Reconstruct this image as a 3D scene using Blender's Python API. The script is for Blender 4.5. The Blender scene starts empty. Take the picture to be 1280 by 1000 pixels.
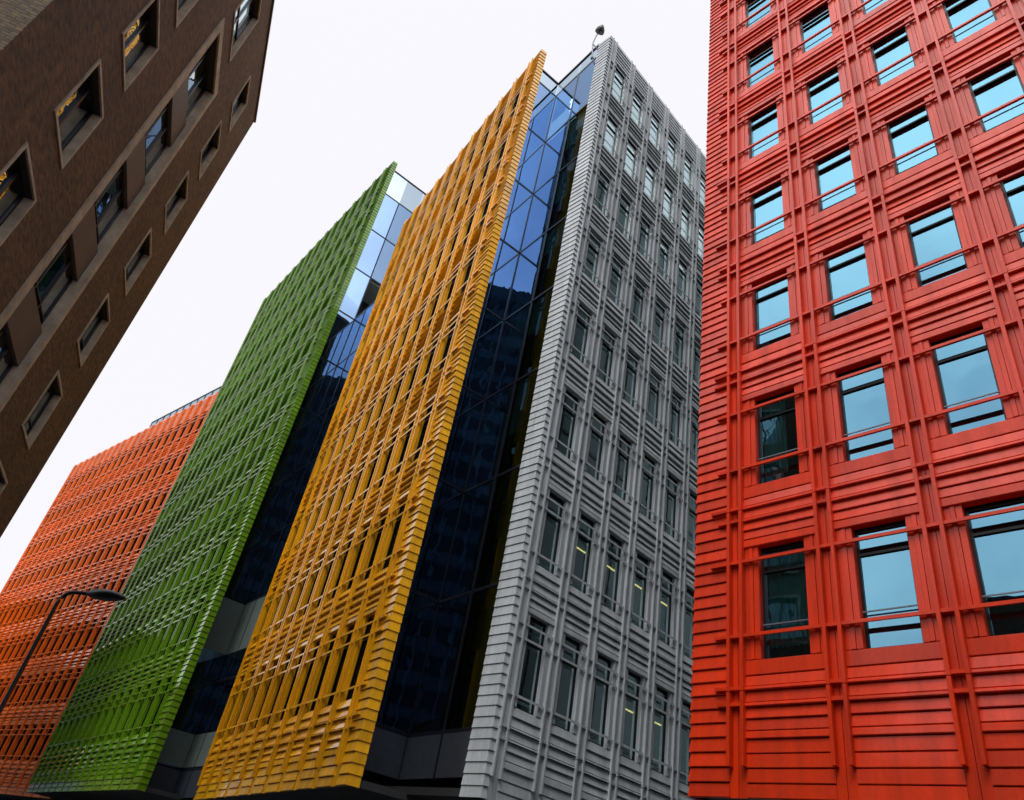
import bpy, math, random
from mathutils import Matrix, Vector

random.seed(7)
SC = bpy.context.scene
COL = SC.collection
EYE = 1.7            # camera height above the ground
R = math.radians

# ------------------------------------------------------------------ helpers
class MB:
    """collects boxes and extrusions and links them as ONE mesh object"""
    def __init__(self):
        self.v, self.f, self.m = [], [], []

    def faces(self, verts, faces, mat=0):
        n = len(self.v)
        self.v += verts
        self.f += [tuple(i + n for i in q) for q in faces]
        self.m += [mat] * len(faces)

    def box(self, x0, x1, y0, y1, z0, z1, mat=0):
        if x1 < x0: x0, x1 = x1, x0
        if y1 < y0: y0, y1 = y1, y0
        if z1 < z0: z0, z1 = z1, z0
        self.faces([(x0, y0, z0), (x1, y0, z0), (x1, y1, z0), (x0, y1, z0),
                    (x0, y0, z1), (x1, y0, z1), (x1, y1, z1), (x0, y1, z1)],
                   [(0, 3, 2, 1), (4, 5, 6, 7), (0, 1, 5, 4), (1, 2, 6, 5), (2, 3, 7, 6), (3, 0, 4, 7)], mat)

    def prism_x(self, x0, x1, prof, mat=0):
        """extrude a (y, z) outline along x; outline runs counter-clockwise seen from +x"""
        n = len(prof)
        vs = [(x0, y, z) for y, z in prof] + [(x1, y, z) for y, z in prof]
        fs = [(i, n + i, n + (i + 1) % n, (i + 1) % n)[::-1] for i in range(n)]
        fs.append(tuple(range(n))[::-1]); fs.append(tuple(range(n, 2 * n)))
        self.faces(vs, fs, mat)

    def tube(self, pts, rads, seg=12, mat=0):
        rings = []
        for i, p in enumerate(pts):
            p = Vector(p)
            a = Vector(pts[max(i - 1, 0)]); b = Vector(pts[min(i + 1, len(pts) - 1)])
            d = (b - a).normalized()
            ref = Vector((0, 0, 1)) if abs(d.z) < .9 else Vector((1, 0, 0))
            s = d.cross(ref).normalized(); t = s.cross(d)
            r = rads[i] if isinstance(rads, (list, tuple)) else rads
            rings.append([tuple(p + s * r * math.cos(2 * math.pi * k / seg) + t * r * math.sin(2 * math.pi * k / seg)) for k in range(seg)])
        vs = [v for q in rings for v in q]
        fs = []
        for i in range(len(rings) - 1):
            for k in range(seg):
                k2 = (k + 1) % seg
                fs.append((i * seg + k, i * seg + k2, (i + 1) * seg + k2, (i + 1) * seg + k))
        fs.append(tuple(range(seg))[::-1])
        fs.append(tuple((len(rings) - 1) * seg + k for k in range(seg)))
        self.faces(vs, fs, mat)

    def mesh(self, name, mats):
        me = bpy.data.meshes.new(name)
        me.from_pydata(self.v, [], self.f)
        for mt in (mats if isinstance(mats, (list, tuple)) else [mats]):
            me.materials.append(mt)
        me.polygons.foreach_set('material_index', self.m)
        me.update()
        return me

    def build(self, name, mats, parent=None, loc=(0, 0, 0)):
        return link(name, self.mesh(name, mats), parent, loc)


def link(name, me, parent=None, loc=(0, 0, 0)):
    o = bpy.data.objects.new(name, me)
    COL.objects.link(o)
    o.parent = parent
    o.location = loc
    return o


def smooth(o):
    for p in o.data.polygons: p.use_smooth = True
    return o


def tag(o, label=None, cat=None, group=None, kind=None):
    if label: o['label'] = label
    if cat: o['category'] = cat
    if group: o['group'] = group
    if kind: o['kind'] = kind
    return o


def thing(name, label, cat, loc, rz=0, group=None):
    o = bpy.data.objects.new(name, None)
    COL.objects.link(o)
    o.location = loc
    o.rotation_euler = (0, 0, rz)
    o.empty_display_size = .5
    return tag(o, label, cat, group)


# ------------------------------------------------------------------ materials
def new_mat(name):
    m = bpy.data.materials.new(name)
    m.use_nodes = True
    nt = m.node_tree
    nt.nodes.clear()
    out = nt.nodes.new('ShaderNodeOutputMaterial')
    return m, nt, out


def N(nt, kind, **kw):
    n = nt.nodes.new(kind)
    for k, v in kw.items():
        if k.startswith('_'): setattr(n, k[1:], v)
        else: n.inputs[k.replace('_', ' ')].default_value = v
    return n


def ramp(nt, fac, stops):
    r = nt.nodes.new('ShaderNodeValToRGB')
    while len(r.color_ramp.elements) < len(stops): r.color_ramp.elements.new(.5)
    for e, (p, c) in zip(r.color_ramp.elements, stops):
        e.position = p; e.color = (*c, 1) if len(c) == 3 else c
    nt.links.new(fac, r.inputs['Fac'])
    return r.outputs['Color']


def mixrgb(nt, blend, fac, a, b):
    n = nt.nodes.new('ShaderNodeMixRGB'); n.blend_type = blend
    for s, v in zip(n.inputs, (fac, a, b)):
        if hasattr(v, 'is_linked'): nt.links.new(v, s)
        elif isinstance(v, (int, float)): s.default_value = v
        else: s.default_value = (*v, 1) if len(v) == 3 else v
    return n.outputs[0]


def terracotta(name, col, rough=.34, coat=.35, coat_rough=.12, var=.16, dirt=.35):
    """glazed ceramic: every piece a little different in tone, streaked and dusty"""
    m, nt, out = new_mat(name)
    geo = N(nt, 'ShaderNodeNewGeometry')
    tc = N(nt, 'ShaderNodeTexCoord')
    v = ramp(nt, geo.outputs['Random Per Island'], [(0, (1 - var,) * 3), (.5, (1, 1, 1)), (1, (1 + var * .6,) * 3)])
    c = mixrgb(nt, 'MULTIPLY', 1, col, v)
    mp = N(nt, 'ShaderNodeMapping'); mp.inputs['Scale'].default_value = (1.6, 1.6, .18)
    nt.links.new(tc.outputs['Object'], mp.inputs['Vector'])
    nz = N(nt, 'ShaderNodeTexNoise', Scale=2.2, Detail=6, Roughness=.65)
    nt.links.new(mp.outputs['Vector'], nz.inputs['Vector'])
    st = ramp(nt, nz.outputs['Fac'], [(.3, (1 - dirt,) * 3), (.62, (1, 1, 1))])
    c = mixrgb(nt, 'MULTIPLY', .8, c, st)
    nz2 = N(nt, 'ShaderNodeTexNoise', Scale=23, Detail=3)
    nt.links.new(tc.outputs['Object'], nz2.inputs['Vector'])
    st2 = ramp(nt, nz2.outputs['Fac'], [(.35, (.88,) * 3), (.6, (1, 1, 1))])
    c = mixrgb(nt, 'MULTIPLY', .7, c, st2)
    b = N(nt, 'ShaderNodeBsdfPrincipled', Roughness=rough)
    b.inputs['Specular IOR Level'].default_value = .22
    b.inputs['Coat Weight'].default_value = coat
    b.inputs['Coat Roughness'].default_value = coat_rough
    nt.links.new(c, b.inputs['Base Color'])
    rr = ramp(nt, nz.outputs['Fac'], [(.3, (rough + .16,) * 3), (.7, (rough - .06,) * 3)])
    nt.links.new(rr, b.inputs['Roughness'])
    bp = N(nt, 'ShaderNodeBump', Strength=.12, Distance=.01)
    nz3 = N(nt, 'ShaderNodeTexNoise', Scale=6, Detail=4)
    nt.links.new(tc.outputs['Object'], nz3.inputs['Vector'])
    nt.links.new(nz3.outputs['Fac'], bp.inputs['Height'])
    nt.links.new(bp.outputs['Normal'], b.inputs['Normal'])
    nt.links.new(bp.outputs['Normal'], b.inputs['Coat Normal'])
    nt.links.new(b.outputs[0], out.inputs[0])
    return m


def plain(name, col, rough=.6, metal=0, var=.15, scale=3):
    m, nt, out = new_mat(name)
    tc = N(nt, 'ShaderNodeTexCoord')
    nz = N(nt, 'ShaderNodeTexNoise', Scale=scale, Detail=6, Roughness=.6)
    nt.links.new(tc.outputs['Object'], nz.inputs['Vector'])
    v = ramp(nt, nz.outputs['Fac'], [(.3, tuple(x * (1 - var) for x in col)), (.7, tuple(min(1, x * (1 + var)) for x in col))])
    b = N(nt, 'ShaderNodeBsdfPrincipled', Roughness=rough, Metallic=metal)
    nt.links.new(v, b.inputs['Base Color'])
    nt.links.new(b.outputs[0], out.inputs[0])
    return m


def glass(name, tint, base=.55, through=(.30, .42, .45), wave=.02, rough=.0, top=1.0, tilt=.03):
    """coated facade glass: a tinted mirror over a dim see-through"""
    m, nt, out = new_mat(name)
    tc = N(nt, 'ShaderNodeTexCoord')
    nz = N(nt, 'ShaderNodeTexNoise', Scale=.9, Detail=2)
    nt.links.new(tc.outputs['Object'], nz.inputs['Vector'])
    bp = N(nt, 'ShaderNodeBump', Strength=wave, Distance=.1)
    nt.links.new(nz.outputs['Fac'], bp.inputs['Height'])
    oi_ = N(nt, 'ShaderNodeObjectInfo'); wn_ = N(nt, 'ShaderNodeTexWhiteNoise', _noise_dimensions='1D')
    nt.links.new(oi_.outputs['Random'], wn_.inputs['W'])
    sb = N(nt, 'ShaderNodeVectorMath', _operation='SUBTRACT'); nt.links.new(wn_.outputs['Color'], sb.inputs[0]); sb.inputs[1].default_value = (.5, .5, .5)
    sc_ = N(nt, 'ShaderNodeVectorMath', _operation='SCALE'); sc_.inputs['Scale'].default_value = tilt; nt.links.new(sb.outputs[0], sc_.inputs[0])
    ge = N(nt, 'ShaderNodeNewGeometry')
    av = N(nt, 'ShaderNodeVectorMath', _operation='ADD'); nt.links.new(ge.outputs['Normal'], av.inputs[0]); nt.links.new(sc_.outputs[0], av.inputs[1])
    nn = N(nt, 'ShaderNodeVectorMath', _operation='NORMALIZE'); nt.links.new(av.outputs[0], nn.inputs[0])
    nt.links.new(nn.outputs[0], bp.inputs['Normal'])
    gl = N(nt, 'ShaderNodeBsdfGlossy', Roughness=rough); gl.inputs['Color'].default_value = (*tint, 1)
    nt.links.new(bp.outputs['Normal'], gl.inputs['Normal'])
    tr = N(nt, 'ShaderNodeBsdfTransparent'); tr.inputs['Color'].default_value = (*through, 1)
    lw = N(nt, 'ShaderNodeFresnel', IOR=1.5)
    mr = N(nt, 'ShaderNodeMapRange'); mr.inputs['To Min'].default_value = base; mr.inputs['To Max'].default_value = top
    nt.links.new(lw.outputs[0], mr.inputs['Value'])
    mx = N(nt, 'ShaderNodeMixShader')
    nt.links.new(mr.outputs[0], mx.inputs[0]); nt.links.new(tr.outputs[0], mx.inputs[1]); nt.links.new(gl.outputs[0], mx.inputs[2])
    nt.links.new(mx.outputs[0], out.inputs[0])
    return m


def brick(name, c1, c2, mortar, rough=.85):
    m, nt, out = new_mat(name)
    tc = N(nt, 'ShaderNodeTexCoord')
    sp = N(nt, 'ShaderNodeSeparateXYZ'); nt.links.new(tc.outputs['Object'], sp.inputs[0])
    ad = N(nt, 'ShaderNodeMath', _operation='ADD')
    nt.links.new(sp.outputs[0], ad.inputs[0]); nt.links.new(sp.outputs[1], ad.inputs[1])
    cb = N(nt, 'ShaderNodeCombineXYZ')
    nt.links.new(ad.outputs[0], cb.inputs[0]); nt.links.new(sp.outputs[2], cb.inputs[1])
    bt = N(nt, 'ShaderNodeTexBrick', Scale=1, Mortar_Size=.007, Mortar_Smooth=.2, Bias=-.1, Brick_Width=.225, Row_Height=.075)
    bt.inputs['Color1'].default_value = (*c1, 1); bt.inputs['Color2'].default_value = (*c2, 1); bt.inputs['Mortar'].default_value = (*mortar, 1)
    nt.links.new(cb.outputs[0], bt.inputs['Vector'])
    nz = N(nt, 'ShaderNodeTexNoise', Scale=.45, Detail=8, Roughness=.7)
    nt.links.new(tc.outputs['Object'], nz.inputs['Vector'])
    big = ramp(nt, nz.outputs['Fac'], [(.3, (.66, .66, .66)), (.52, (1, .98, .94)), (.72, (1.25, 1.12, .98))])
    c = mixrgb(nt, 'MULTIPLY', 1, bt.outputs['Color'], big)
    mp = N(nt, 'ShaderNodeMapping'); mp.inputs['Scale'].default_value = (4.4, 4.4, 13)
    nt.links.new(tc.outputs['Object'], mp.inputs['Vector'])
    nz2 = N(nt, 'ShaderNodeTexNoise', Scale=1, Detail=2)
    nt.links.new(mp.outputs['Vector'], nz2.inputs['Vector'])
    fl = ramp(nt, nz2.outputs['Fac'], [(.34, (.5, .5, .5)), (.5, (1, 1, 1)), (.68, (1.5, 1.25, 1.05))])
    c = mixrgb(nt, 'MULTIPLY', .85, c, fl)
    b = N(nt, 'ShaderNodeBsdfPrincipled', Roughness=rough)
    nt.links.new(c, b.inputs['Base Color'])
    bp = N(nt, 'ShaderNodeBump', Strength=.5, Distance=.008)
    nt.links.new(bt.outputs['Fac'], bp.inputs['Height']); bp.invert = True
    nt.links.new(bp.outputs['Normal'], b.inputs['Normal'])
    nt.links.new(b.outputs[0], out.inputs[0])
    return m


def emit(name, col, s):
    m, nt, out = new_mat(name)
    e = N(nt, 'ShaderNodeEmission', Strength=s); e.inputs['Color'].default_value = (*col, 1)
    nt.links.new(e.outputs[0], out.inputs[0])
    return m


M = dict(
    red=terracotta('red_glaze', (.72, .036, .002), rough=.42, coat=.24, coat_rough=.10, var=.2),
    yellow=terracotta('yellow_glaze', (.95, .46, .005), rough=.40, coat=1, coat_rough=.06, var=.22),
    green=terracotta('green_glaze', (.125, .28, .004), rough=.40, coat=1, coat_rough=.06, var=.22),
    orange=terracotta('orange_glaze', (.98, .185, .008), rough=.40, coat=.9, coat_rough=.07, var=.2),
    grey=terracotta('grey_glaze', (.48, .52, .55), rough=.42, coat=.35, coat_rough=.15, var=.1),
    frame=plain('dark_metal_frame', (.012, .014, .017), .35, .6),
    frame_blue=plain('blue_black_mullion', (.016, .018, .028), .3, .5),
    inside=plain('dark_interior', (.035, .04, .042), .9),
    soffit=plain('dark_soffit', (.018, .019, .022), .7),
    fascia=plain('blue_grey_fascia', (.055, .065, .085), .35, .4),
    slab=plain('interior_slab', (.40, .46, .46), .8),
    roof=plain('roof_grey', (.16, .16, .16), .9),
    glass=glass('window_glass', (.21, .47, .63), base=.42, wave=.05),
    glass_grey=glass('teal_window_glass', (.72, .92, .96), base=.58, wave=.05),
    glass_old=glass('old_sash_glass', (.85, .93, .96), base=.55, wave=.08, tilt=.09),
    glass_dim=glass('shaded_window_glass', (.14, .22, .24), base=.02, top=.5, through=(.12, .17, .17)),
    glass_dark=glass('atrium_glass', (.24, .36, .56), base=.58, through=(.26, .48, .50), wave=.03, tilt=.014),
    glass_clear=glass('parapet_glass', (.5, .6, .7), base=.12, through=(.42, .53, .60), wave=0, tilt=0),
    curtain=plain('green_curtain', (.38, .85, .75), .9),
    blind=plain('pale_blind', (.75, .85, .85), .9),
    brick=brick('brown_brick', (.118, .070, .035), (.060, .038, .023), (.078, .062, .044)),
    brick_pale=brick('yellow_stock_brick', (.16, .115, .06), (.085, .06, .034), (.022, .018, .015)),
    stone=plain('stone_surround', (.34, .305, .235), .8, 0, .3, 2.5),
    spandrel=plain('mauve_panel', (.085, .068, .066), .55, 0, .12, 1.5),
    black=plain('black_paint', (.008, .009, .012), .4, .3),
    steel=plain('galvanised_steel', (.16, .17, .20), .5, .5),
    pale_reflection=plain('pale_grey_reflection', (.095, .12, .112), .35, 0, .25, .6),  # tone of a reflected band, painted as opaque sheets on the glass
    tube=emit('lit_tube', (1, .72, .20), 4.5),
)

# ------------------------------------------------------------------ camera
PITCH, ROLL, FPX = R(35.10566), R(11.58333), 948.99
fwd = Vector((0, math.cos(PITCH), math.sin(PITCH)))
r0 = Vector((1, 0, 0)); u0 = Vector((0, -math.sin(PITCH), math.cos(PITCH)))
right = r0 * math.cos(ROLL) + u0 * math.sin(ROLL)
up = u0 * math.cos(ROLL) - r0 * math.sin(ROLL)
cam = bpy.data.cameras.new('camera')
co = bpy.data.objects.new('camera', cam); COL.objects.link(co)
co.matrix_world = Matrix(((right.x, up.x, -fwd.x, 0), (right.y, up.y, -fwd.y, 0), (right.z, up.z, -fwd.z, EYE), (0, 0, 0, 1)))
cam.sensor_width = 36; cam.lens = FPX / 1280 * 36; cam.clip_end = 3000; cam.clip_start = .1
SC.camera = co

# ------------------------------------------------------------------ world and sun: an overcast day
SUN_EL, SUN_AZ = 57, 205           # degrees; azimuth clockwise from +Y
w = bpy.data.worlds.new('World'); SC.world = w; w.use_nodes = True
nt = w.node_tree; nt.nodes.clear()
sky = N(nt, 'ShaderNodeTexSky'); sky.sky_type = 'NISHITA'; sky.sun_disc = False
sky.sun_elevation = R(SUN_EL); sky.sun_rotation = R(SUN_AZ)
tc = N(nt, 'ShaderNodeTexCoord')
sp = N(nt, 'ShaderNodeSeparateXYZ'); nt.links.new(tc.outputs['Generated'], sp.inputs[0])
cl = ramp(nt, sp.outputs[2], [(0, (3.2, 3.2, 3.4)), (.2, (14, 14, 14.4)), (.5, (23, 23, 23.4)), (1, (34, 34, 34.5))])
nz = N(nt, 'ShaderNodeTexNoise', Scale=3.2, Detail=6); nt.links.new(tc.outputs['Generated'], nz.inputs['Vector'])
cv = ramp(nt, nz.outputs['Fac'], [(.34, (.70, .73, .78)), (.5, (1.05, 1.05, 1.05)), (.66, (1.3, 1.29, 1.27))])
cl = mixrgb(nt, 'MULTIPLY', 1, cl, cv)
# the cloud is thinner, and so brighter, on the sun's side of the sky (behind the camera)
dt = N(nt, 'ShaderNodeVectorMath', _operation='DOT_PRODUCT'); nt.links.new(tc.outputs['Generated'], dt.inputs[0])
dt.inputs[1].default_value = (math.sin(R(SUN_AZ)), math.cos(R(SUN_AZ)), 0)
sm_ = N(nt, 'ShaderNodeMapRange'); sm_.interpolation_type = 'SMOOTHSTEP'
sm_.inputs['From Min'].default_value = -.12; sm_.inputs['From Max'].default_value = .5
nt.links.new(dt.outputs['Value'], sm_.inputs['Value'])
far = ramp(nt, sp.outputs[2], [(0, (6, 6, 6.3)), (.12, (9.98, 9.86, 10.3)), (1, (10.02, 9.9, 10.4))])
cl = mixrgb(nt, 'MIX', sm_.outputs[0], far, cl)
mix = mixrgb(nt, 'MIX', .94, sky.outputs[0], cl)
bg = N(nt, 'ShaderNodeBackground', Strength=.1); nt.links.new(mix, bg.inputs['Color'])
wo = nt.nodes.new('ShaderNodeOutputWorld'); nt.links.new(bg.outputs[0], wo.inputs[0])

sl = bpy.data.lights.new('sun', 'SUN'); sl.energy = 1.6; sl.angle = R(25); sl.color = (1, .96, .9)
so = bpy.data.objects.new('sun', sl); COL.objects.link(so)
sd = Vector((math.sin(R(SUN_AZ)) * math.cos(R(SUN_EL)), math.cos(R(SUN_AZ)) * math.cos(R(SUN_EL)), math.sin(R(SUN_EL))))
so.rotation_euler = sd.to_track_quat('Z', 'Y').to_euler(); so.location = (-30, -20, 60)

SC.view_settings.view_transform = 'Standard'; SC.view_settings.look = 'None'
SC.view_settings.exposure = 0; SC.view_settings.gamma = 1
try:
    SC.cycles.use_denoising = True
    SC.cycles.max_bounces = 8; SC.cycles.glossy_bounces = 5; SC.cycles.transparent_max_bounces = 12
    SC.cycles.diffuse_bounces = 3
except Exception:
    pass

# ------------------------------------------------------------------ the glazed facades
def frame_of(az, D, u):
    """ground point and heading of a facade: az = bearing of its right-hand direction, D = its distance, u = place along it"""
    t = Vector((math.sin(R(az)), math.cos(R(az)), 0)); n = Vector((-t.y, t.x, 0))
    p = n * D + t * u
    return p, math.atan2(t.y, t.x), t, n


def course(mb, x0, x1, z0, z1, pb, pt, gap=.012, y0=.0):
    """one glazed batten: a wedge whose lower edge stands out and whose face leans back"""
    j = random.uniform(-.004, .004)
    pb += j; pt += j
    zz1 = z1 - gap
    e = min(.012, (zz1 - z0) * .2)
    mb.prism_x(x0, x1, [(y0 + .03, z0), (y0 + .03, zz1), (y0 - pt + e, zz1), (y0 - pt, zz1 - e), (y0 - pb, z0 + e), (y0 - pb + e, z0)][::-1])


SPAN = ((.30, .050, .042), (.215, .085, .030), (.075, .135, .125), (.225, .085, .030), (.075, .135, .125), (.215, .085, .030), (.215, .085, .030))
SPAN_EVEN = ((.25, .074, .006), (.25, .078, .006), (.045, .096, .084), (.255, .078, .006), (.045, .096, .084), (.22, .074, .006), (.22, .070, .006))


def spandrel(mb, x0, x1, ztop, zbot, prot=1.0):
    """battens between a sill and the window head below it"""
    z = ztop
    out = []
    for h, pb, pt in (SPAN if prot < .65 else SPAN_EVEN):
        if z - h < zbot + .06: break
        course(mb, x0, x1, z - h, z, pb * prot, pt * prot)
        if h < .1: out.append(z - h / 2)
        z -= h
    course(mb, x0, x1, zbot, z, .06, .05)
    return out


def facade(name, label, mat, az, D, u_ref, x_left, x_right, z_bot, z_top, wins, sills, ww, wh, bars, rib_off=.14,
           ret_left=0, ret_right=0, body=(1.3, 9), max_parts=100, bar_parts=True, keep=None, transoms=(.80,), rib_end=.5,
           body_inset=(.3, .3), rib_out=.15, rev=.26, pane='glass', prot=1.0, guard=False, rw=.034):
    """z values are heights above the eye; x runs to the right as seen from the street, y runs into the building"""
    p, rz, t, n = frame_of(az, D, u_ref)
    root = thing(name, label, 'building', (p.x, p.y, 0), rz)
    zb, zt = z_bot + EYE, z_top + EYE
    sz = [s + EYE for s in sills]
    pitch = sz[1] - sz[0]
    wins = sorted(wins)
    bay = wins[1] - wins[0]
    ctr = [wx - (bay - ww) / 2 for wx in wins] + [wins[-1] + ww + (bay - ww) / 2]
    wall = MB()
    # spandrels, jambs and reveals, bay by bay
    proj_levels = []
    for i, wx in enumerate(wins):
        xa, xb = ctr[i] + rib_off + rw, ctr[i + 1] - rib_off - rw
        for k, s in enumerate(sz):
            low = (sz[k - 1] + wh) if k else s - 1.46
            lv = spandrel(wall, xa, xb, s, low, prot)
            if i == 0: proj_levels += lv
            if k == 0:
                z = s - 1.46; q = (z - zb) / max(1, round((z - zb) / .26))
                while z > zb + .05:
                    course(wall, xa, xb, z - q, z, .055 * prot, .02); z -= q
            # jamb panels beside the opening
            for sgn, e0, e1 in ((1, xa, wx), (-1, xb, wx + ww)):
                wd = abs(e1 - e0)
                cuts = [0, .34, .62, 1] if wd > .3 else [0, .5, 1]
                for a, b, yo in zip(cuts, cuts[1:], (.012, .028, .012)):
                    pa, pb_ = e0 + sgn * wd * a + sgn * .004, e0 + sgn * wd * b - sgn * .004
                    wall.box(pa, pb_, -yo, .03, s + .006, s + wh - .006)
            # reveal lining of the opening
            y1 = rev + .1
            wall.box(wx - .05, wx, .032, y1, s - .05, s + wh + .05)
            wall.box(wx + ww, wx + ww + .05, .032, y1, s - .05, s + wh + .05)
            wall.box(wx, wx + ww, .032, y1, s - .05, s - .001)
            wall.box(wx, wx + ww, .032, y1, s + wh + .001, s + wh + .05)
        lastop = sz[-1] + wh
        z = zt; q = (z - lastop) / max(1, round((z - lastop) / .24))
        while z > lastop + .05:
            course(wall, xa, xb, z - q, z, .055, .02); z -= q
    # flat strips behind each pair of ribs, with a joint down the middle
    for c in ctr:
        wall.box(c - rib_off - rw + .002, c - .006, -.008, .03, zb, zt - .01)
        wall.box(c + .006, c + rib_off + rw - .002, -.008, .03, zb, zt - .01)
    # coursed corner zones
    ncr = round((zt - zb) / .26); q = (zt - zb) / ncr
    levels = sorted([s + b for s in sz for b in bars] + proj_levels)
    for x0, x1, side in ((x_left, ctr[0] - rib_off - rw, -1), (ctr[-1] + rib_off + rw, x_right, 1)):
        for k in range(ncr):
            course(wall, x0, x1, zb + k * q, zb + (k + 1) * q, .047, .014)
        for lv in levels:
            L = random.uniform(.22, .42)
            if x1 - x0 < .5: continue
            if side < 0: wall.box(x1 - L, x1 + .02, -.115, -.03, lv - .03, lv + .035)
            else: wall.box(x0 - .02, x0 + L, -.115, -.03, lv - .03, lv + .035)
    # backing sheet with openings: strips between and around the openings
    yb0, yb1 = .031, .09
    xs = [x_left] + [v for wx in wins for v in (wx - .05, wx + ww + .05)] + [x_right]
    for a, b in zip(xs[0::2], xs[1::2]): wall.box(a, b, yb0, yb1, zb + .01, zt - .02)
    for wx in wins:
        zz = [zb + .01] + [v for s in sz for v in (s - .05, s + wh + .05)] + [zt - .02]
        for a, b in zip(zz[0::2], zz[1::2]): wall.box(wx - .05, wx + ww + .05, yb0, yb1, a, b)
    # coursed ends
    for dep, xe, sg in ((ret_left, x_left, -1), (ret_right, x_right, 1)):
        if not dep: continue
        for k in range(ncr):
            z0, z1 = zb + k * q, zb + (k + 1) * q - .012
            j = random.uniform(-.006, .006)
            pr = [(.036 + j * .6, z0), (.012 + j * .6, z1)]
            a = xe; vs = []
            for off, z in pr:
                vs += [(xe - sg * .02, -.045 if z == z0 else -.014, z), (xe + sg * off, -.045 if z == z0 else -.014, z), (xe + sg * off, dep, z), (xe - sg * .02, dep, z)]
            fs = [(0, 3, 2, 1), (4, 5, 6, 7), (0, 1, 5, 4), (1, 2, 6, 5), (2, 3, 7, 6), (3, 0, 4, 7)]
            if sg < 0: fs = [f[::-1] for f in fs]
            wall.faces(vs, fs)
        wall.box(xe - sg * .25, xe - sg * .021, .095, dep - .01, zb + .02, zt - .03)
    wall.build('wall', mat, root)
    # coping
    cp = MB(); cp.box(x_left + .03, x_right - .03, -.02, .29, zt - .018, zt + .035); cp.build('coping', mat, root)
    # ribs: one part for each pair, floor-high lengths with brackets between
    for c in ctr:
        rb = MB()
        cuts = [zb + rib_end] + [s - .62 for s in sz[1:]] + [zt - .03]
        if sz[0] - .62 > zb + rib_end + .4: cuts.insert(1, sz[0] - .62)
        for sgn in (-1, 1):
            for a, b in zip(cuts, cuts[1:]):
                x = c + sgn * rib_off
                rb.box(x - rw, x + rw, -rib_out, -.009, a + .008, b - .008)
        for lv in levels:
            if lv < zt - .2: rb.box(c - rib_off + rw - .01, c + rib_off - rw + .01, -rib_out + .03, -.012, lv - .035, lv + .03)
        rb.build('rib', mat, root)
    # body behind, roof and dark underside, recessed ground floor
    bd = MB()
    by0, by1 = body
    bx0, bx1 = x_left + body_inset[0], x_right - body_inset[1]
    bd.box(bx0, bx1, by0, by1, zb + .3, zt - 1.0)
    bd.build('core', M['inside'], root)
    rf = MB(); rf.box(bx0, bx1, .1, by1 + .05, zt - .95, zt - .75); rf.build('roof', M['roof'], root)
    sf = MB(); sf.box(x_left + .05, x_right - .05, .1, by1, zb + .02, zb + .2); sf.build('soffit', M['soffit'], root)
    gf = MB(); gf.box(bx0 + .6, bx1 - .6, 2.2, by1 - .2, 0, zb + .02)
    k = 0
    x = bx0 + .6
    while x < bx1 - .6:
        gf.box(x, x + .08, 2.12, 2.199, .0, zb + .01, 1); x += 2.0
    gf.build('ground_floor', [M['glass_dark'], M['frame']], root)
    # windows
    fm = MB(); yw = rev
    f_ = .05
    fm.box(0, f_, yw, yw + .07, 0, wh); fm.box(ww - f_, ww, yw, yw + .07, 0, wh)
    fm.box(f_, ww - f_, yw, yw + .07, 0, f_); fm.box(f_, ww - f_, yw, yw + .07, wh - .09, wh)
    for tz in transoms: fm.box(f_, ww - f_, yw - .012, yw + .07, wh * tz - .025, wh * tz + .025)
    me_f = fm.mesh('window', M['frame'])
    pn = MB(); pn.faces([(f_, yw + .03, f_), (ww - f_, yw + .03, f_), (ww - f_, yw + .03, wh - .09), (f_, yw + .03, wh - .09)], [(0, 1, 2, 3)])
    me_p = pn.mesh('pane', M[pane])
    gm = MB(); gm.box(.02, ww - .02, yw - .075, yw - .05, wh * .285, wh * .285 + .022)
    me_g = gm.mesh('guard_rail', M['steel'])
    ext = (bay - ww) / 2 - rib_off - rw
    brs = []
    for b in bars:
        q = MB(); q.prism_x(-ext, ww + ext, [(-rib_out + .03, b - .035), (-rib_out + .03, b + .03), (-.045, b + .035), (-.045, b - .02)])
        brs.append(q.mesh('bar', mat))
    cells = [(i, k) for i in range(len(wins)) for k in range(len(sz))]
    cells.sort(key=lambda c: (p + t * wins[c[0]] + Vector((0, 0, sz[c[1]]))).length)
    if keep: cells.sort(key=lambda c: 0 if keep(wins[c[0]], sz[c[1]]) else 1)
    rest = MB()
    made = {}
    for num, (i, k) in enumerate(cells):
        loc = (wins[i], 0, sz[k])
        if num < max_parts:
            wo_ = link('window', me_f, root, loc)
            made[(i, k)] = wo_
            link('pane', me_p, wo_)
            if guard: link('guard_rail', me_g, wo_)
            for mq in brs: link('bar', mq, wo_)
        else:
            for src, mi in ((fm, 0), (pn, 1)):
                rest.faces([(a + loc[0], b, c + loc[2]) for a, b, c in src.v], src.f, mi)
            for mq in brs:
                rest.faces([(v.co.x + loc[0], v.co.y, v.co.z + loc[2]) for v in mq.vertices], [tuple(pl.vertices) for pl in mq.polygons], 2)
    if rest.v:
        tag(rest.build('window', [M['frame'], M[pane], mat], root), kind='stuff')
    return root, made, dict(p=p, t=t, n=n, rz=rz, zb=zb, zt=zt, ww=ww, wh=wh, wins=wins, sz=sz)


BARS = (.26, 1.72, 2.10)
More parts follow.
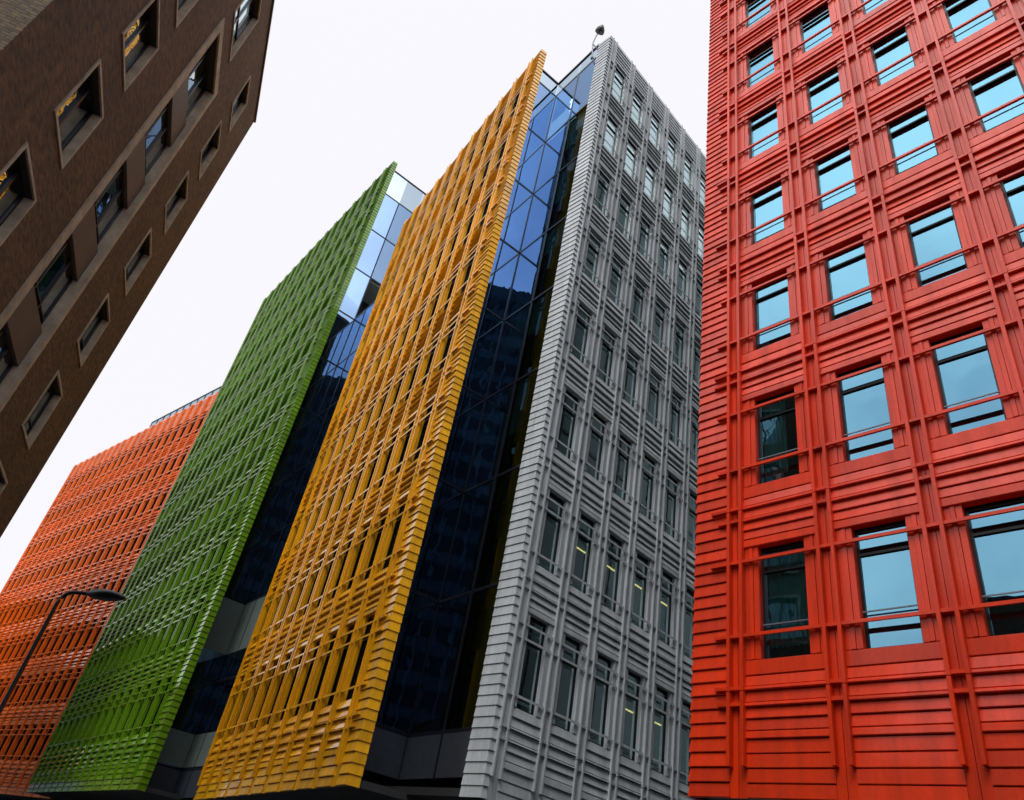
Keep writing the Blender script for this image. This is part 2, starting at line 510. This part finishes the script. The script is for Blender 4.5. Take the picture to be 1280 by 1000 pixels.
# red block, closest, on the right
DR = 13.48
red, red_w, ri = facade('office_building', 'bright red terracotta block with wide sky reflecting windows, nearest and tallest in the picture', M['red'],
                        140.77, DR, -.6645 * DR, 0, 17.6, .2056 * DR, 38.4,
                        [(-.5525 + .6645 + .1472 * i) * DR for i in range(8)], [(.3875 + .2893 * k) * DR for k in range(9)],
                        .0745 * DR, .1775 * DR, (.47, 2.06), rib_off=.145, ret_left=.35, transoms=(.77,), body=(1.5, 22), body_inset=(.1, .3), rev=.13, prot=.62, guard=True)
# grey block facing the gap
DG = 14.2
grey, grey_w, gi = facade('office_building', 'light grey terracotta block with tall narrow windows, between the blue glass and the red block', M['grey'],
                          49.56, DG, .957 * DG, 0, (1.0050 + .1053 * 9 + .03 - .957) * DG, .1834 * DG, 2.545 * DG,
                          [(1.0050 + .1053 * i - .957) * DG for i in range(9)], [(.3400 + .2748 * k) * DG for k in range(8)],
                          .0553 * DG, .1725 * DG, BARS, ret_left=.7, rw=.027, rib_out=.10, prot=.7, body=(1.3, 5.5), body_inset=(2.6, .3), rev=.10, transoms=(.705,), pane='glass_grey')
DY = 7.81
yel, yel_w, yi = facade('office_building', 'golden yellow terracotta block with a narrow coursed end, left of the blue glass corner', M['yellow'],
                        152.6, DY, -2.5025 * DY, (-4.4116 + 2.5025) * DY, 0, .316 * DY, 4.615 * DY,
                        [(-2.642 - .1792 * i + 2.5025) * DY - .84 for i in range(10)], [(.6 + .4993 * k) * DY for k in range(8)],
                        .84, 2.45, BARS, ret_right=.32, rw=.026, rib_out=.12, body=(1.3, 11), body_inset=(.3, 3.6), rev=.075, pane='glass_dim', transoms=(.705,))
DN = 10.34
grn, grn_w, ni = facade('office_building', 'leaf green terracotta block, tallest of the left row, between yellow and orange blocks', M['green'],
                        146.4, DN, -3.61 * DN, (-5.755 + 3.61) * DN, 0, .2525 * DN, 4.335 * DN,
                        [(-3.745 - .1485 * i + 3.61) * DN - .86 for i in range(14)], [(.4835 + .377 * k) * DN for k in range(10)],
                        .86, 2.45, BARS, ret_right=.34, rw=.026, rib_out=.12, body=(1.3, 11), body_inset=(.3, 3.6), rev=.075, pane='glass_dim', transoms=(.705,), bar_parts=False)
DO = 22.3
org, org_w, oi = facade('office_building', 'vivid orange terracotta block with a glass roof railing, farthest down the street', M['orange'],
                        136.2, DO, -2.50 * DO, (-4.19 + 2.50) * DO, -1.5, .1157 * DO, 1.633 * DO,
                        [(-2.80 - .0698 * i + 2.50) * DO - .45 for i in range(-2, 20)], [(.2135 + .1745 * k) * DO for k in range(8)],
                        .90, 2.45, BARS, rw=.026, rib_out=.12, body=(1.3, 12), rev=.075, pane='glass_dim', transoms=(.705,), bar_parts=False, keep=lambda x, z: x < -4.6)

# curtains, blinds and room lights that show behind panes
def drape(o, ww, x0, x1, z0, z1, y, mat, name='curtain', folds=9):
    mb = MB()
    nseg = folds * 6
    vs = []
    for z in (z0, z1):
        for i in range(nseg + 1):
            f = i / nseg
            vs.append((x0 + (x1 - x0) * f, y + .03 * math.sin(f * folds * 2 * math.pi) * (1.1 if z == z0 else .8), z))
    fs = [(i, i + 1, nseg + 2 + i, nseg + 1 + i) for i in range(nseg)]
    mb.faces(vs, fs)
    return smooth(mb.build(name, mat, o))

ww, wh = ri['ww'], ri['wh']
drape(red_w[(0, 0)], ww, .06, ww - .06, .3, wh - .1, .27, M['curtain'], folds=8)
drape(red_w[(0, 1)], ww, .06, ww * .62, .3, wh - .1, .27, M['curtain'], folds=6)
drape(red_w[(0, 2)], ww, .06, ww * .3, .1, wh - .1, .27, M['curtain'], folds=4)

def bl(o, ww, wh, drop, mat):
    mb = MB(); mb.box(.06, ww - .06, .42, .43, wh - drop, wh - .09); mb.box(.06, ww - .06, .41, .44, wh - drop - .03, wh - drop + .001)
    mb.build('blind', mat, o)

for key, d in (((1, 3), .9), ((1, 5), 1.1), ((2, 6), .6), ((3, 2), .8)): bl(red_w[key], ww, wh, d, M['inside'])
gw, gh = gi['ww'], gi['wh']
for i in range(7):
    for k in range(8):
        if k >= 2 and random.random() < .8:
            mb = MB()
            x = .06
            lo = random.choice((.1, .1, .5, 1.0))
            wd = random.choice((gw * .5, gw - .12, gw * .7))
            for q in range(int((gh - .2 - lo) / .09)):
                z = lo + q * .09
                mb.faces([(x, .22, z), (x + wd, .22, z), (x + wd, .26, z + .06), (x, .26, z + .06)], [(0, 1, 2, 3)])
            mb.build('blind', M['blind'], grey_w[(i, k)])
for i, k, z in ((1, 1, 1.45), (2, 1, 1.5), (3, 1, 1.5), (4, 1, 1.5), (3, 0, 1.45), (4, 0, 1.5)):
    mb = MB(); mb.box(.07, gw - .09, .19, .23, z - .1, z - .065)
    mb.build('ceiling_light', M['tube'], grey_w[(i, k)])

# red block: its side wall along the gap, dark curtain glass with mullions
sw = MB()
zt = ri['zt']; zb = ri['zb']
sw.box(.02, .09, .36, 22, zb + .3, zt - .8)
side = sw.build('side_wall', plain('dark_green_panel', (.04, .075, .072), .35, 0, .3, .5), red)
sm = MB()
for k in range(10): sm.box(-.02, .019, .36, 22, zb + .4 + k * 3.9, zb + .55 + k * 3.9)
for k in range(15): sm.box(-.02, .019, .5 + k * 1.5, .58 + k * 1.5, zb + .3, zt - .8)
sm.build('mullion', M['frame'], side)

# ------------------------------------------------------------------ glass corners between the blocks
def glass_corner(label, node, legs, levels, z_rail, panel_z, pale=()):
    """legs: list of (direction, [mullion distances], z_top_limit, z_low_limit); node = re-entrant corner in plan"""
    root = thing('glass_link', label, 'glass wall', (node.x, node.y, 0))
    for d, stops, zmin, zmax, inward in legs:
        d = d.normalized()
        ang = math.atan2(d.y, d.x)
        piv = bpy.data.objects.new('curtain_wall', None)
        def pl(x, y, z):      # leg frame to root frame
            return (d.x * x - d.y * y, d.y * x + d.x * y, z)
        lv = [z for z in levels if zmin - .01 <= z <= zmax + .01]
        fr = MB()
        def bx(x0, x1, y0, y1, z0, z1, tgt, mat=0):
            vs = [pl(x, y, z) for z in (z0, z1) for x, y in ((x0, y0), (x1, y0), (x1, y1), (x0, y1))]
            tgt.faces(vs, [(0, 3, 2, 1), (4, 5, 6, 7), (0, 1, 5, 4), (1, 2, 6, 5), (2, 3, 7, 6), (3, 0, 4, 7)], mat)
        ymin, ymax = (-.028, .06) if inward > 0 else (-.06, .028)
        for s in stops:
            mm = MB(); bx(s - .035, s + .035, ymin, ymax, lv[0] - (.0 if zmin > 10 else 1.15), lv[-1] + .02, mm)
            mm.build('mullion', M['frame_blue'], root)
        for z in lv:
            tt = MB()
            for a, b in zip(stops, stops[1:]): bx(a + .036, b - .036, ymin + .008, ymax - .008, z - .05, z + .05, tt)
            tt.build('transom', M['frame_blue'], root)
        top = lv[-1]
        for a, b in zip(stops, stops[1:]):
            for z0, z1 in zip(lv, lv[1:]):
                q = MB(); q.faces([pl(a + .03, 0, z0 + .04), pl(b - .03, 0, z0 + .04), pl(b - .03, 0, z1 - .04), pl(a + .03, 0, z1 - .04)], [(0, 1, 2, 3)])
                q.build('glass_pane', M['glass_dark'], root)
                for p0, p1 in pale:  # opaque pale sheets paint in a band of reflected sky
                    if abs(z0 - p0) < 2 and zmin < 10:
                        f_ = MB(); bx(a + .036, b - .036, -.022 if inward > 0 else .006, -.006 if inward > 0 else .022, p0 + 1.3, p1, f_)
                        f_.build('infill_panel', M['pale_reflection'], root)
                if not pale and inward > 0 and z0 > 12 and random.random() < .55:
                    f_ = MB(); bd_ = random.uniform(.8, 2.4); bx(a + .08, b - random.uniform(.1, .7), .07, .08, z1 - .2 - bd_, z1 - .2, f_)
                    f_.build('blind', M['blind'], root)
            # clear parapet pane and rail
            if z_rail > top and zmax > z_rail - 3:
                q = MB(); q.faces([pl(a + .02, 0, top + .06), pl(b - .02, 0, top + .06), pl(b - .02, 0, z_rail - .03), pl(a + .02, 0, z_rail - .03)], [(0, 1, 2, 3)])
                q.build('parapet_glass', M['glass_clear'], root)
                q = MB(); bx(a, b, -.05, .05, z_rail - .045, z_rail + .045, q); q.build('rail', M['frame_blue'], root)
            if zmin < 10:
                q = MB(); bx(a + .04, b - .04, -.02, .02, lv[0] - 1.12, lv[0] - .055, q); q.build('fascia_panel', M['fascia'], root)
        # floors, ceilings and back wall of the rooms behind
        for z in lv[:-1]:
            q = MB(); bx(stops[0] + .05, stops[-1] - .02, inward * .16, inward * 3.2, z - .18, z + .12, q); q.build('floor_slab', M['slab'], root)
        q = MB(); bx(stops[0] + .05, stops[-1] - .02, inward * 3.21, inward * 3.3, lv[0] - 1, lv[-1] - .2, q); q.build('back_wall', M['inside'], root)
        q = MB(); bx(stops[0], stops[-1], inward * .03, inward * 3.3, top - .15, top - .06, q); q.build('roof', M['roof'], root)
    return root

LV = [4.19 + EYE + 3.9 * k for k in range(12)]
N1 = Vector((-.944, 22.91, 0))
dl = -Vector((math.sin(R(57.5)), math.cos(R(57.5)), 0))                                         # along the yellow block's end, towards the street
dr = Vector((math.sin(R(147)), math.cos(R(147)), 0))  # towards the grey block's end
glass_corner('blue glass corner wall between the yellow block and the grey block', N1,
             [(dl, [0, 1.52], 0, LV[8], -1), (dr, [0, 1.72, 3.05], 0, LV[8], 1)],
             LV[:9], 1.5906 * 22.93 + EYE, 3)
gp, gt, gn = ni['p'], ni['t'], ni['n']
N2 = gp + gt * (-1.3) + gn * 1.91
LV2 = [z - .35 for z in LV]
zy = yi['zt']
ye = yi['p'] + yi['t'] * (yi['wins'][0] - .2) + yi['n'] * .75
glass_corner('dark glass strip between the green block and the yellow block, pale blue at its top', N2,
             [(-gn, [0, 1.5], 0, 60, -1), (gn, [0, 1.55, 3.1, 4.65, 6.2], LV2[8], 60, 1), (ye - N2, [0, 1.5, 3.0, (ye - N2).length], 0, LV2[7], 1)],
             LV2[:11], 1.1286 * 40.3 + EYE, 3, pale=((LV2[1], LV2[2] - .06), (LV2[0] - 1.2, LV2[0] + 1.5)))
# ------------------------------------------------------------------ brown brick block on the left
DB = 7.0
taz = 343.8
tb = Vector((math.sin(R(taz)), math.cos(R(taz)), 0)); nb = Vector((-tb.y, tb.x, 0))     # nb points away from the street
S0, S1, ZT = 1.51 * DB, 3.535 * DB, 3.895 * DB + EYE
pb = nb * DB + tb * S0
brk = thing('brick_building', 'dark brown brick block with stone framed windows, on the left', 'building', (pb.x, pb.y, 0), math.atan2(tb.y, tb.x))
# local frame: x along the street away from the camera, y away from the street
L = S1 - S0
ops = []          # openings x0, x1, z0, z1, kind
for k in range(-3, 5):
    z = (1.733 + .4287 * k) * DB + EYE
    if z > .9: ops.append((1.845 * DB - S0, 2.060 * DB - S0, z, z + .258 * DB, 'A'))
for k in range(8):
    z = (3.405 - .4245 * k) * DB + EYE
    if z > .9: ops.append((3.035 * DB - S0, 3.222 * DB - S0, z, z + .252 * DB, 'C'))
ops.append((2.40 * DB - S0, 2.665 * DB - S0, 3.275 * DB + EYE, 3.66 * DB + EYE, 'D'))
st0, st1, stz0, stz1 = 2.385 * DB - S0, 2.735 * DB - S0, .40 * DB + EYE, 3.075 * DB + EYE
ops.append((st0, st1, stz0, stz1, 'S'))

bw = MB()
WT = .34
# brick sheet cut by the openings: columns of strips
edges = sorted({0, L, st0, st1, *[v for o in ops for v in o[:2]]})
for a, b in zip(edges, edges[1:]):
    cuts = sorted([(o[2], o[3]) for o in ops if o[0] < (a + b) / 2 < o[1]])
    z = 0
    for c0, c1 in cuts:
        if c0 > z: bw.box(a, b, 0, WT, z, c0)
        z = max(z, c1)
    bw.box(a, b, 0, WT, z, ZT)
bw.build('wall', M['brick'], brk)
ew = MB(); ew.box(-.004, .34, .002, 11, 0, ZT - .01); ew.build('end_wall', M['brick_pale'], brk)
fw = MB(); fw.box(L - .34, L - .002, WT + .002, 11, 0, ZT - .01); fw.build('end_wall', M['brick'], brk)
bc = MB(); bc.box(.35, L - .35, WT + .9, 11, .1, ZT - .4); bc.build('core', M['inside'], brk)
cp = MB(); cp.box(-.06, L + .06, -.06, .5, ZT + .001, ZT + .09); cp.box(-.06, .5, .501, 11.05, ZT + .001, ZT + .09)
cp.build('coping', M['spandrel'], brk)

def surround(o, wn, wf, dep, proj):
    x0, x1, z0, z1, kd = o
    s = MB()
    y0 = -proj
    s.box(x0 - wn, x0 + .001, y0, dep, z0 - wn, z1 + wn)
    s.box(x1 - .001, x1 + wf, y0, dep, z0 - wn, z1 + wn)
    s.box(x0 + .001, x1 - .001, y0, dep - .005, z1 - .001, z1 + wn)
    s.box(x0 + .002, x1 - .002, .01, dep, z1 - .012, z1 - .002, 1)
    s.box(x0 + .001, x1 - .001, y0, dep, z0 - wn, z0 + .001)
    return s

def casement(parent, x0, x1, z0, z1, y, nlights, rails=()):
    f = MB(); t_ = .055
    f.box(x0, x0 + t_, y, y + .06, z0, z1); f.box(x1 - t_, x1, y, y + .06, z0, z1)
    f.box(x0 + t_, x1 - t_, y, y + .06, z1 - t_, z1); f.box(x0 + t_, x1 - t_, y, y + .06, z0, z0 + t_)
    for i in range(1, nlights):
        c = x0 + (x1 - x0) * i / nlights
        f.box(c - .035, c + .035, y - .01, y + .06, z0 + t_, z1 - t_)
    for r_ in rails:
        z = z0 + (z1 - z0) * r_
        f.box(x0 + t_, x1 - t_, y - .005, y + .055, z - .018, z + .018)
    wn = f.build('window', M['frame_blue'], parent)
    q = MB(); q.faces([(x0 + .03, y + .04, z0 + .03), (x1 - .03, y + .04, z0 + .03), (x1 - .03, y + .04, z1 - .03), (x0 + .03, y + .04, z1 - .03)], [(0, 1, 2, 3)])
    q.build('pane', M['glass_old'], wn)
    return wn

for o in ops:
    x0, x1, z0, z1, kd = o
    if kd == 'S': continue
    wn = casement(brk, x0 + .01, x1 - .01, z0 + .01, z1 - .01, .17, 2, (.3,) if kd == 'C' else ((.4,) if kd == 'D' else ()))
    surround(o, .075, .075, .165, .035).build('surround', [M['stone'], M['soffit']], wn)
so_ = surround(ops[-1], .33, .2, .30, .05).build('stair_surround', [M['stone'], M['soffit']], brk)
pp = .4262 * DB
k = 0
z = 2.800 * DB + EYE
while z > stz0 + 1:
    wt = .262 * DB if k else stz1 - z
    wn = casement(brk, st0 + .01, st1 - .01, z, min(z + wt, stz1 - .005), .24, 3, (.16,))
    p_ = MB(); p_.box(st0 + .005, st1 - .005, .13, .24, z - .165 * DB + .004, z - .004)
    p_.build('infill_panel', M['spandrel'], brk)
    z -= pp; k += 1

# unseen blocks: near pair mirrored in red glaze, rear pair added to block sky
def unseen_block(name, a, b, depth, h, pitch_x):
    # front runs from a to b (world, ground); depth goes to the left of a->b
    a, b = Vector(a), Vector(b)
    a = brk.matrix_basis.inverted() @ a; b = brk.matrix_basis.inverted() @ b
    d = (b - a).normalized(); nrm = Vector((-d.y, d.x, 0)); LL = (b - a).length
    mb, wb = MB(), MB()
    def bx(tgt, x0, x1, y0, y1, z0, z1, mt=0):
        vs = [tuple(a + d * x + nrm * y + Vector((0, 0, z))) for z in (z0, z1) for x, y in ((x0, y0), (x1, y0), (x1, y1), (x0, y1))]
        tgt.faces(vs, [(0, 3, 2, 1), (4, 5, 6, 7), (0, 1, 5, 4), (1, 2, 6, 5), (2, 3, 7, 6), (3, 0, 4, 7)], mt)
    bx(mb, 0, LL, 0, depth, 0, h); bx(mb, -.05, LL + .05, -.08, .4, h + .001, h + .1)
    x = 1.5
    while x < LL - 2:
        z = 1.2
        while z < h - 2:
            bx(wb, x, x + 1.4, -.03, -.004, z, z + 1.8, 0); bx(wb, x - .08, x + 1.48, -.06, -.005, z - .15, z - .002, 1); bx(wb, x + .66, x + .74, -.05, -.031, z, z + 1.8, 2)
            z += 3.0
        x += pitch_x
    o = mb.build(name, M['brick'], brk)
    tag(wb.build('window', [M['glass'], M['stone'], M['frame']], o), kind='stuff')
bpy.context.view_layer.update()
unseen_block('unseen_block', nb * 9 - tb * 40, nb * 9 + tb * 6.5, 10, 16.6, 3.1)
unseen_block('unseen_block', nb * 9 + tb * 6.52, nb * 9 + tb * 10.4, 10, 12.2, 2.2)
az_ = Vector((math.sin(R(-33.2)), math.cos(R(-33.2)), 0))
unseen_block('unseen_block', az_ * 43, az_ * 76, 12, 33, 3.3)  # unseen; raised to keep sky off the lower yellow and green fronts
unseen_block('unseen_block', az_ * 98, az_ * 130, 12, 24, 3.3)  # unseen; added to cut bright sky reflections low on green and orange

# tall slab behind the street corner, mirrored in the blue glass
tw = thing('office_tower', 'tall dark concrete tower mirrored in the lower blue glass', 'tower', (13, -46, 0), R(4))
mb = MB(); mb.box(-24, 24, -9, 9, 0, 80); mb.build('wall', plain('dark_concrete', (.085, .115, .12), .8, 0, .25, .3), tw)
gb, fb = MB(), MB()
for k in range(22):
    gb.box(-23.5, 23.5, 9.005, 9.03, 2 + 3.5 * k, 4.1 + 3.5 * k)
for k in range(25): fb.box(-23.6 + k * 1.95, -23.3 + k * 1.95, 9.035, 9.3, 0, 79.5)
tag(gb.build('window', M['soffit'], tw), kind='stuff'); fb.build('pier', plain('pier_concrete', (.11, .15, .15), .8), tw)

# ------------------------------------------------------------------ street lamp
lp = Vector((26 * math.sin(R(-27.2)), 26 * math.cos(R(-27.2)), 0))
lamp = thing('street_lamp', 'black street lamp with a flat head on a bent arm, at lower left', 'street lamp', lp, 0)
# arm heads to the right in the picture
hd = Vector((math.cos(R(12)), -math.sin(R(12)), 0))
ZH = .2413 * 26 + EYE
pm = MB()
pts = [(0, 0, 0), (0, 0, 1.2), (0, 0, 1.25), (0, 0, ZH - .45)]
rad = [.095, .095, .07, .058]
for a in range(1, 7):
    th = a / 6 * math.pi / 2
    pts.append(tuple(hd * (.40 * (1 - math.cos(th))) + Vector((0, 0, ZH - .45 + .40 * math.sin(th))))); rad.append(.056)
pts.append(tuple(hd * .86 + Vector((0, 0, ZH - .03)))); rad.append(.052)
pm.tube(pts, rad, 14)
smooth(pm.build('pole', M['black'], lamp))
hb = MB()
prof = [(.78, .06, .05), (.84, .10, .085), (1.02, .19, .155), (1.32, .24, .18), (1.62, .23, .16), (1.86, .16, .10), (1.98, .08, .05), (2.02, .03, .02)]
sid = Vector((-hd.y, hd.x, 0))
rings = []
for d_, wd, ht in prof:
    c = hd * d_ + Vector((0, 0, ZH - .035 + (d_ - .78) * .02))
    ring = []
    for k in range(14):
        an = 2 * math.pi * k / 14
        v = math.sin(an) * ht; v = v if v > 0 else v * .8
        ring.append(tuple(c + sid * wd * math.cos(an) + Vector((0, 0, v))))
    rings.append(ring)
vs = [v for q in rings for v in q]
fs = [(i * 14 + k, i * 14 + (k + 1) % 14, (i + 1) * 14 + (k + 1) % 14, (i + 1) * 14 + k) for i in range(len(rings) - 1) for k in range(14)]
fs += [tuple(range(14))[::-1], tuple((len(rings) - 1) * 14 + k for k in range(14))]
hb.faces(vs, fs)
smooth(hb.build('lamp_head', M['black'], lamp))
pc = MB(); c = hd * 1.22 + Vector((0, 0, ZH + .09)); pc.tube([tuple(c), tuple(c + Vector((0, 0, .05))), tuple(c + Vector((0, 0, .09)))], [.06, .055, .03], 10)
smooth(pc.build('photocell', M['black'], lamp))

# ------------------------------------------------------------------ floodlight on the grey block's corner
def aim(azd, te, r_): return Vector((r_ * math.sin(R(azd)), r_ * math.cos(R(azd)), r_ * te + EYE))
fp = aim(1.75, 1.80, 20.3)
fl = thing('floodlight', 'small dark floodlight on a thin cranked bracket above the grey block corner', 'floodlight', fp, 0)
a0 = aim(2.6, 1.745, 20.2) - fp
k1, k2, k3, k4 = aim(1.35, 1.725, 20.3) - fp, aim(1.05, 1.79, 20.3) - fp, aim(1.35, 1.83, 20.3) - fp, aim(1.70, 1.850, 20.3) - fp
bk = MB()
bk.tube([tuple(aim(2.1, 1.69, 20.3) - fp), tuple(k1), tuple(k2)], .035, 8); bk.tube([tuple(a0), tuple(k2), tuple(k3), tuple(k4)], .035, 8)
smooth(bk.build('bracket', M['steel'], fl))
hdm = MB(); q = k4
ax = (right * .42 + up * .9).normalized()
hdm.tube([tuple(q - ax * .06), tuple(q - ax * .01), tuple(q + ax * .13), tuple(q + ax * .26), tuple(q + ax * .36)], [.23, .24, .21, .13, .03], 16)
hdm.build('lamp_head', M['black'], fl)
kn = MB(); kn.tube([tuple(k1 + Vector((-.02, 0, -.06))), tuple(k1 + Vector((0, 0, .0))), tuple(k1 + Vector((.02, 0, .08)))], [.05, .09, .05], 10); kn.build('joint', M['steel'], fl)

# ------------------------------------------------------------------ roof railing on the orange block
zt = oi['zt']
x0r, x1r = -20.6, -3
yr = .38
rl = MB()
rl.box(x0r, x1r, yr - .05, yr + .05, zt + 1.22, zt + 1.32); rl.box(x0r, x1r, yr - .04, yr + .04, zt + .06, zt + .14)
npan = 13
stp = (x1r - x0r) / npan
for i in range(npan + 1): rl.box(x0r + i * stp - .045, x0r + i * stp + .045, yr - .039, yr + .039, zt + .141, zt + 1.219)
rail = rl.build('roof_railing', M['frame'], org)
pq = MB(); pq.faces([(.05, yr, 0), (stp - .05, yr, 0), (stp - .05, yr, 1.08), (.05, yr, 1.08)], [(0, 1, 2, 3)])
mq = pq.mesh('glass_panel', M['glass_clear'])
for i in range(npan): link('glass_panel', mq, rail, (x0r + i * stp, 0, zt + .14))

# ------------------------------------------------------------------ ground, road, pavements
asphalt = plain('asphalt', (.05, .05, .052), .85, 0, .25, 4)
paving = plain('paving', (.10, .098, .092), .8, 0, .2, 2)
kerbm = plain('kerb_granite', (.2, .2, .2), .7, 0, .2, 5)
g = MB(); g.faces([(-900, -900, -.02), (900, -900, -.02), (900, 900, -.02), (-900, 900, -.02)], [(0, 1, 2, 3)])
tag(g.build('ground', plain('ground_paving', (.07, .069, .066), .85, 0, .2, .4)), kind='structure')
def strip(name, a, b, w0, w1, z0, z1, mat):
    a, b = Vector(a), Vector(b); d = (b - a).normalized(); s = Vector((d.y, -d.x, 0))
    mb = MB()
    v = [a + s * w0, b + s * w0, b + s * w1, a + s * w1]
    mb.faces([(p_.x, p_.y, z) for z in (z0, z1) for p_ in v], [(0, 1, 2, 3), (7, 6, 5, 4), (0, 4, 5, 1), (1, 5, 6, 2), (2, 6, 7, 3), (3, 7, 4, 0)])
    return tag(mb.build(name, mat), kind='structure')
A = nb * 1.0 - tb * 30; B = nb * 1.0 + tb * 120
strip('road', A, B, -3, 4, -.018, -.012, asphalt)
strip('kerb', A, B, -3.15, -3.0, -.018, .12, kerbm)
strip('kerb', A, B, 4.0, 4.15, -.018, .12, kerbm)
strip('pavement', A, B, -5.7, -3.15, -.018, .116, paving)
strip('pavement', A, B, 4.15, 6.3, -.018, .116, paving)
for off in (-2.7, 3.7): strip('road_marking', A, B, off - .05, off + .05, -.011, -.007, plain('yellow_line', (.6, .42, .05), .7))
